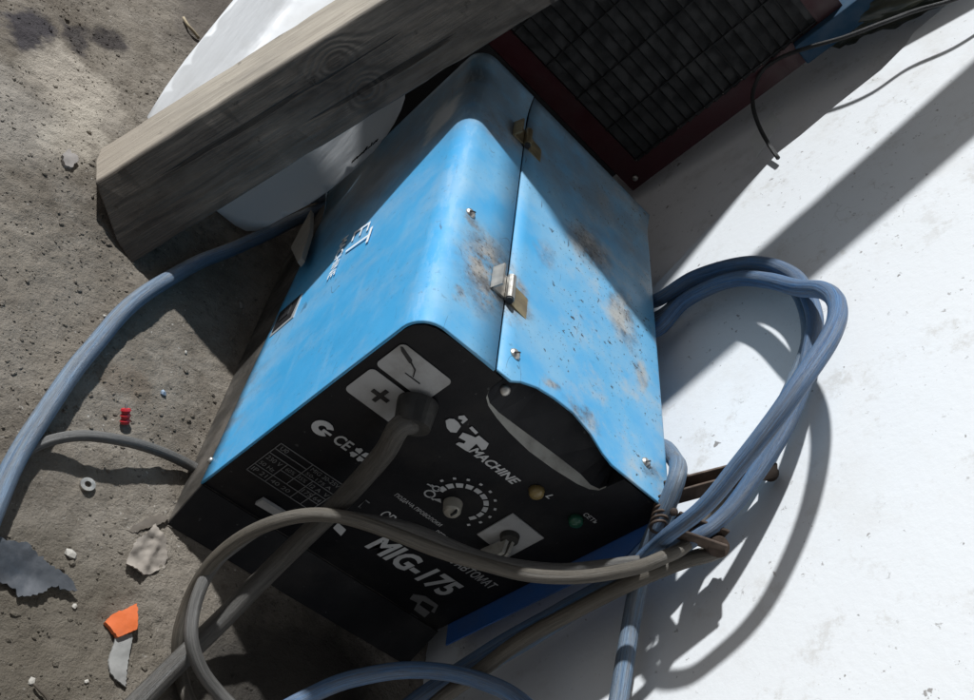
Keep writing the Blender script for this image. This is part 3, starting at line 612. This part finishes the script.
for i, s_ in enumerate(slv):
    for (p, q) in cs:
        w3 = P1+e1*p+e2*q*(1+.30*p)+b_dir*s_
        cor = (p in (0, 1)) and (q in (0, 1)); chip = 0.
        if cor: chip = .004+.030*max(0, mn.noise(Vector((s_*7, p*7, q*3)))-.12)
        cen = P1+e1*.5+e2*.5+b_dir*s_; w3 = w3+(cen-w3)*chip*1.6+.0016*np.array([mn.noise(Vector((s_*3, p*4, q*4+9*k_))) for k_ in range(3)])
        if i == 0 and (p, q) != (0, 0): w3 = w3-b_dir*(w3[2]-gz(w3[0], w3[1])+.004)/b_dir[2]*min(1, (p+q)*1.2)
        beam_V.append(w3)
k = len(cs); beam_F = [(j*k+i, j*k+(i+1) % k, (j+1)*k+(i+1) % k, (j+1)*k+i) for j in range(len(slv)-1) for i in range(k)]+[tuple(range(k)), tuple((len(slv)-1)*k+i for i in range(k))]
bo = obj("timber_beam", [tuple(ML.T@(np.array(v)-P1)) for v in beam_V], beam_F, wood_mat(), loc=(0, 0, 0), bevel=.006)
bo.location = Vector(P1*S); bo.rotation_euler = Matrix(ML.tolist()).to_euler()
bo_c = [P1+e1*p+e2*q*(1+.30*p)+b_dir*s_ for s_ in (.05, 1.65) for p, q in ((.25, 1.068), (.97, 1.283), (.97, 1.82), (.25, 1.45))]  # unseen plank added to the timber's back to widen its shadow
cl_ = obj("shade_plank", [tuple(ML.T@(np.array(v)-P1)) for v in bo_c], [(0, 1, 2, 3), (4, 5, 6, 7), (0, 1, 5, 4), (1, 2, 6, 5), (2, 3, 7, 6), (3, 0, 4, 7)], bo.data.materials[0], loc=(0, 0, 0), bevel=.006); cl_.parent = bo
meta(bo, "weathered square timber with knots leaning across the top left of the photo", "timber")

# ------------------------------------------------------------------ white plastic sheet under the timber
def sheet_z(x, y):
    yb = 1.30+.4*(-.22-x); t = min(1, max(0, (x+.62)/.40)); k_ = .55+1.0*t*t*(3-2*t); return .02+k_*(y-yb)
def sheet_hit(u, v, up=0.):
    d = ray(u, v); lo, hi = 2.0, 5.2
    f_ = lambda s_: (CAM+d*s_)[2]-sheet_z(*(CAM+d*s_)[:2])-up
    for i in range(60):
        m_ = (lo+hi)/2
        if f_(m_) > 0: lo = m_
        else: hi = m_
    return CAM+d*lo
pts = [(147, 117), (165, 88), (185, 60), (209, 30), (235, -2), (262, -40), (330, -60), (404, 60), (405, 98), (401, 110), (394, 124), (385, 138), (373, 152), (352, 172), (330, 190), (308, 205), (285, 217), (268, 226), (256, 231), (246, 231), (236, 226), (224, 217), (210, 206), (185, 180)]
pts3 = [sheet_hit(u, v) for u, v in pts]
PLASTIC = N("white_plastic"); n = PLASTIC
c_ = n.mix(n.mul(n.ramp(n.noise(4, 6, .6), .45, .7), .35), (.68, .69, .705), (.50, .49, .47)); st_ = n.noise(5, 4, .5, n.scale(n.obj, (2.2, .35, .35)))
PLASTIC = n.fin(c_, .35, 0, st_, .22, .03)
from mathutils.geometry import delaunay_2d_cdt
def fill2d(P, step):
    """triangulated fill of a 2D outline with inner points"""
    P = [Vector(p) for p in P]; xs_ = [p.x for p in P]; ys_ = [p.y for p in P]; n_ = len(P); inner = []
    def inside(q):
        c = False
        for i in range(n_):
            a_, b_ = P[i], P[(i+1) % n_]
            if (a_.y > q.y) != (b_.y > q.y) and q.x < (b_.x-a_.x)*(q.y-a_.y)/(b_.y-a_.y)+a_.x: c = not c
        return c
    for gx_ in np.arange(min(xs_), max(xs_), step):
        for gy_ in np.arange(min(ys_), max(ys_), step):
            q = Vector((gx_+random.uniform(-.2, .2)*step, gy_+random.uniform(-.2, .2)*step))
            if inside(q) and min((q-p).length for p in P) > step*.45: inner.append(q)
    o = delaunay_2d_cdt(P+inner, [], [list(range(n_))], 1, 1e-9); return o[0], o[2]
V2, F2 = fill2d(pts, 9)
pts3 = [sheet_hit(*v) for v in V2]
wp = obj("plastic_sheet", [(p[0], p[1], p[2]+.003*mn.noise(Vector(p)*2.5)) for p in pts3], F2, PLASTIC, loc=tuple(sheet_hit(200, 200)), smooth=True, solid=.004)
meta(wp, "white plastic sheet with a rounded corner propped behind the leaning timber", "plastic sheet")
mk = MB()
for i in range(16):
    t = i/15; p = sheet_hit(351+24*t+random.uniform(-.5, .5), 163-21*t, .02); q = sheet_hit(352.5+24*t+random.uniform(-.3, 1.2), 161-21*t+random.uniform(-2, 1), .02)
    v_ = Vector(p); w_ = Vector(q); s_ = Vector((.004, .002, .0025)); mk.prism([v_, w_, w_+s_, v_+s_], (0, 0, .001))
mk.build("printed_mark", INK, wp)
# pale scrap leaning by the rear left corner of the machine
sp_ = [hit(u, v, 0, -.035) for u, v in ((314, 214), (297, 246), (294, 252), (301, 267), (305, 262), (313, 236))]
wc = MB().prism([tuple(p) for p in sp_], (-.02, .01, 0)).build("wood_scrap", simple("pale_wood", (.33, .30, .26), .8, 0, .3, 14), loc=tuple(sp_[3])); meta(wc, "beige wood scrap wedged by the rear left corner of the machine", "scrap")

# ------------------------------------------------------------------ red framed machine behind
YF = 2.20
rm = empty("grille_cabinet", (.45, 2.5, 0), "dark machine with a black slatted grille in a red frame behind the blue machine", "machine")
xr, zl_, zt, x0m = 1.128, .990, 2.20, -.25
MB().box((x0m, YF+.012, .80), (1.012, YF+.75, zt-.01)).build("cabinet_body", BODYB, rm, bevel=.01)
MB().box((-.12, YF+.03, -.01), (.99, YF+.70, .80)).build("pedestal", BODYB, rm)
MB().box((-1.05, YF+.02, 1.50), (-.45, YF+.70, 2.75)).build("shade_box", BODYB, rm, bevel=.01); MB().box((-.45, YF+.10, 1.55), (x0m-.002, YF+.60, 1.95)).build("shade_box_arm", BODYB, rm, bevel=.01)  # unseen box and its connecting piece, added to shade the blue machine's rear
MB().box((1.018, YF-.045, 1.96), (1.122, YF+.70, 2.85)).build("blue_post", BLUEC, rm, bevel=.006)
fr = MB(); t = .115
fr.prism([(x0m, YF, zl_), (xr, YF, zl_), (xr, YF, zl_+t), (x0m, YF, zl_+t)], (0, .011, 0))
fr.prism([(xr-t, YF, zl_+t), (xr, YF, zl_+t), (xr, YF, zt), (xr-t, YF, zt)], (0, .011, 0)); fr.prism([(x0m, YF, zl_+t), (x0m+t, YF, zl_+t), (x0m+t, YF, zt), (x0m, YF, zt)], (0, .011, 0)); fr.prism([(x0m+t, YF, zt-t), (xr-t, YF, zt-t), (xr-t, YF, zt), (x0m+t, YF, zt)], (0, .011, 0))
fr.build("front_frame", REDM, rm)
MB().box((x0m+.02, YF+.002, .81), (1.0, YF+.010, zl_-.003)).build("lower_panel", BODYB, rm)
gl = MB(); z = zl_+t+.006
while z < zt-t-.03:
    j0, j1 = random.uniform(-.0025, .0025), random.uniform(-.0025, .0025)
    gl.prism([(x0m+t, YF-.006, z+j0), (xr-t, YF-.006, z+j1), (xr-t, YF+.010, z+j1+.040), (x0m+t, YF+.010, z+j0+.040)], (0, -.007, .004))
    z += .050
for x in np.arange(x0m+t+.08, xr-t, .21): gl.box((x, YF-.017, zl_+t), (x+.004, YF-.008, zt-t))
gl.build("vent_grille", GRILL, rm)
for x, z in ((xr-.05, zl_+.055), (x0m+.05, zl_+.055)): MB().cyl((x, YF, z), (x, YF-.010, z), .016, .014, k=14, dome=2).build("bolt", STEEL, rm, smooth=True)

# crumpled dark bag above, tucked between grille and board
def crumple(name, c0, c1, r, m, parent=None, seed=0., n=40, k=28, amp=.5):
    c0, c1 = np.array(c0), np.array(c1); ax = c1-c0; ln = np.linalg.norm(ax); ax /= ln; u = np.cross(ax, [0, 0, 1.]); u /= np.linalg.norm(u); v = np.cross(ax, u); V = []
    for i in range(n+1):
        t = i/n; rr = r*(math.sin(math.pi*min(1, max(0, .03+.94*t)))**.55)
        for j in range(k):
            q = 2*math.pi*j/k; d = ax*t*ln+u*math.cos(q)+v*math.sin(q); w_ = Vector((t*ln*3, math.cos(q)*1.6, math.sin(q)*1.6+seed))
            f = 1+amp*(abs(mn.noise(w_*2.1))*-1.5+.35)+amp*.5*mn.noise(w_*5)
            V.append(c0+ax*t*ln+(u*math.cos(q)*.8+v*math.sin(q))*rr*f)
    Fs = [(i*k+j, i*k+(j+1) % k, (i+1)*k+(j+1) % k, (i+1)*k+j) for i in range(n) for j in range(k)]+[tuple(range(k)), tuple(n*k+j for j in range(k))]
    return obj(name, V, Fs, m, parent, smooth=True, loc=None if parent is not None else tuple(c0))
BAGM = simple("dark_green_bag", (.030, .036, .026), .35, 0, .5, 8, (.14, .135, .085, .5), .5, 16)
bag = crumple("crumpled_bag", wall(752, 50, .09), wall(975, -26, .02), .105, BAGM, seed=2.)
meta(bag, "dark crumpled bag hanging at the top right above the thin black cable", "bag")
crumple("bag_fold", wall(800, 26, .16), wall(925, -4, .09), .050, BAGM, bag, seed=9.)

# ------------------------------------------------------------------ litter on the dirt
def scrap(name, px, m, label, cat, th=.006, lift=.012, curl=.02, group=None, jag=.6, step=2.2, fine=.3):
    c = hit(*np.mean(np.array(px), 0), 2, 0); Q = []
    for a_, b_ in zip(px, px[1:]+px[:1]):                           # ragged outline
        a_, b_ = np.array(a_, float), np.array(b_, float); n_ = max(1, int(np.linalg.norm(b_-a_)/2.0)); nr_ = np.array([-(b_-a_)[1], (b_-a_)[0]])/(np.linalg.norm(b_-a_)+1e-6)
        for i in range(n_): Q.append(tuple(a_+(b_-a_)*i/n_+nr_*(random.gauss(0, jag) if i else 0)))
    V2, F2 = fill2d(Q, step); sd = random.random()*30; top = []
    for v in V2:
        x, y, _ = gh(v[0], v[1], lift)
        top.append((x, y, lift+gz(x, y)+curl*mn.noise(Vector((x*7, y*7, sd)))+curl*fine*mn.noise(Vector((x*24, y*24, sd)))+curl*fine*.5*mn.noise(Vector((x*55, y*55, sd)))))
    n_ = len(Q); mb = MB(); mb.add(top, [tuple(f) for f in F2])
    mb.add([top[i] for i in range(n_)]+[(top[i][0], top[i][1], top[i][2]-th) for i in range(n_)], [(i, (i+1) % n_, n_+(i+1) % n_, n_+i) for i in range(n_)])
    o = mb.build(name, m, loc=(c[0], c[1], gz(c[0], c[1])), smooth=True)
    return meta(o, label, cat, group)
Zd = lambda *p: [(x/3.889, 520+y/3.889) for x, y in p]
scrap("plastic_scrap", Zd((-30, 60), (35, 78), (62, 82), (75, 88), (110, 85), (125, 108), (160, 140), (200, 180), (250, 215), (280, 245), (300, 275), (270, 278), (240, 270), (200, 258), (165, 285), (110, 296), (70, 300), (62, 265), (30, 245), (-30, 235)), simple("dark_grey_plastic", (.05, .057, .068), .6, 0, .5, 12, (.20, .20, .21, .4)), "torn dark grey plastic scrap on the dirt at the left edge", "scrap", lift=.018, curl=.022, th=.004, jag=.8, fine=.12)
scrap("dry_leaf", Zd((525, 80), (560, 60), (600, 18), (615, 45), (640, 70), (652, 120), (655, 175), (610, 195), (565, 210), (540, 205), (515, 182), (490, 170), (510, 120)), simple("pale_paper", (.36, .315, .27), .9, 0, .3, 10), "pale crumpled dry leaf on the dirt by the front left foot of the machine", "leaf", lift=.016, curl=.026, fine=.45)
scrap("orange_chip", Zd((412, 395), (440, 365), (490, 345), (532, 325), (536, 385), (532, 425), (480, 448), (460, 455), (440, 430)), simple("orange_plastic", (.72, .16, .045), .5, 0, .2, 10, (.35, .10, .05, .4)), "bright orange plastic chip lying on the dirt", "chip", th=.014, lift=.022, curl=.005, jag=.35)
scrap("grey_shard", Zd((455, 452), (515, 440), (517, 460), (500, 560), (490, 648), (455, 620), (428, 590), (425, 540), (440, 500)), simple("grey_plastic", (.30, .295, .28), .6, 0, .3, 12, (.17, .16, .15, .5)), "grey pointed shard touching the orange chip", "shard", lift=.014, curl=.005, jag=.4, fine=.6)
scrap("stone_flake", [(62, 155), (69, 149), (76, 154), (79, 160), (74, 166), (66, 164)], simple("pale_stone", (.33, .30, .28), .85, 0, .3, 12), "small pale stone flake on the dirt at the upper left", "stone", lift=.02, th=.015)
scrap("bark_strip", [(128, 529), (140, 522), (158, 514), (168, 517), (164, 523), (146, 528), (134, 532)], simple("dull_bark", (.16, .135, .11), .9, 0, .4, 12), "dull brown bark strip on the dirt at the front left foot of the machine", "strip", lift=.008, th=.012, curl=.012)
# red plastic anchor
an = empty("red_anchor", tuple(hit(125, 416, 2, .01)), "small red plastic wall anchor standing on the dirt by the thin grey cable", "wall anchor")
REDP = simple("red_plastic", (.50, .02, .03), .4); c0 = gh(125, 424, .010); c1 = gh(126, 408, .040)
mb = MB(); ax = c1-c0
for i in range(6):
    p, q = c0+ax*i/6, c0+ax*(i+.8)/6; mb.cyl(p, q, .017 if i % 2 else .013, .014, k=10)
mb.build("anchor_body", REDP, an); MB().cyl(c0+ax*.96, c0+ax*1.25, .004, k=8).build("nail", STEEL, an)
# washer
c = gh(87, 485, .006); k = 20; V = []
for r_, z in ((.022, .0), (.022, .012), (.010, .012), (.010, .0)): V += [(c[0]+r_*math.cos(2*math.pi*i/k), c[1]+r_*math.sin(2*math.pi*i/k), c[2]+z-.005+.10*r_*math.cos(2*math.pi*i/k)) for i in range(k)]
ws = obj("steel_washer", V, [(j*k+i, j*k+(i+1) % k, ((j+1) % 4)*k+(i+1) % k, ((j+1) % 4)*k+i) for j in range(4) for i in range(k)], STEEL, loc=tuple(c)); meta(ws, "small steel washer lying on the dirt between the two grey cables", "washer")
def stone(px, r, m, label, flat=.7):
    c = gh(*px, .004); m_ = MB(); pebble(m_, c[0], c[1], r*.78, flat); meta(m_.build("pebble", m, loc=(c[0], c[1], gz(c[0], c[1]))), label, "stone", "pale chips on the dirt")
WCH = simple("white_chip", (.46, .43, .38), .8, 0, .25, 20); BCH = simple("bluish_chip", (.32, .40, .50), .4, .2, .3, 20)
stone((71, 554), .019, WCH, "pale chip on the dirt right of the torn dark plastic scrap")
stone((75, 606), .012, WCH, "pale chip on the dirt midway between dark plastic scrap and orange chip")
stone((32, 681), .012, WCH, "pale chip near the bottom left corner of the photo")
stone((87, 681), .010, WCH, "pale chip left of the grey shard's tip")
stone((163, 393), .018, BCH, "shiny bluish chip on the dirt above the red plastic anchor")
stone((105, 316), .011, WCH, "pale chip under the near edge of the blue grey hose curve")
stone((241, 305), .018, simple("shade_stone", (.24, .21, .18), .9), "round stone in the timber's shadow beside the machine")
stone((92, 336), .008, WCH, "tiny white chip touching the blue grey hose")
stone((186, 352), .010, WCH, "pale chip on the dirt between hose and machine")
tw = tube("twig", [gh(183, 18, .012), gh(188, 26, .016), gh(193, 31, .016), gh(199, 38, .012)], .007, simple("dry_twig", (.40, .33, .22), .8), k=7, wob=.004); meta(tw, "short dry twig on the dirt at the top beside the white plastic sheet", "twig")
tw = tube("twig", [gh(34, 684, .01), gh(40, 690, .014), gh(47, 697, .014), gh(50, 706, .012)], .004, simple("dark_twig", (.07, .055, .04), .8), k=7, wob=.004); meta(tw, "thin dark twig at the bottom left below the grey shard", "twig")
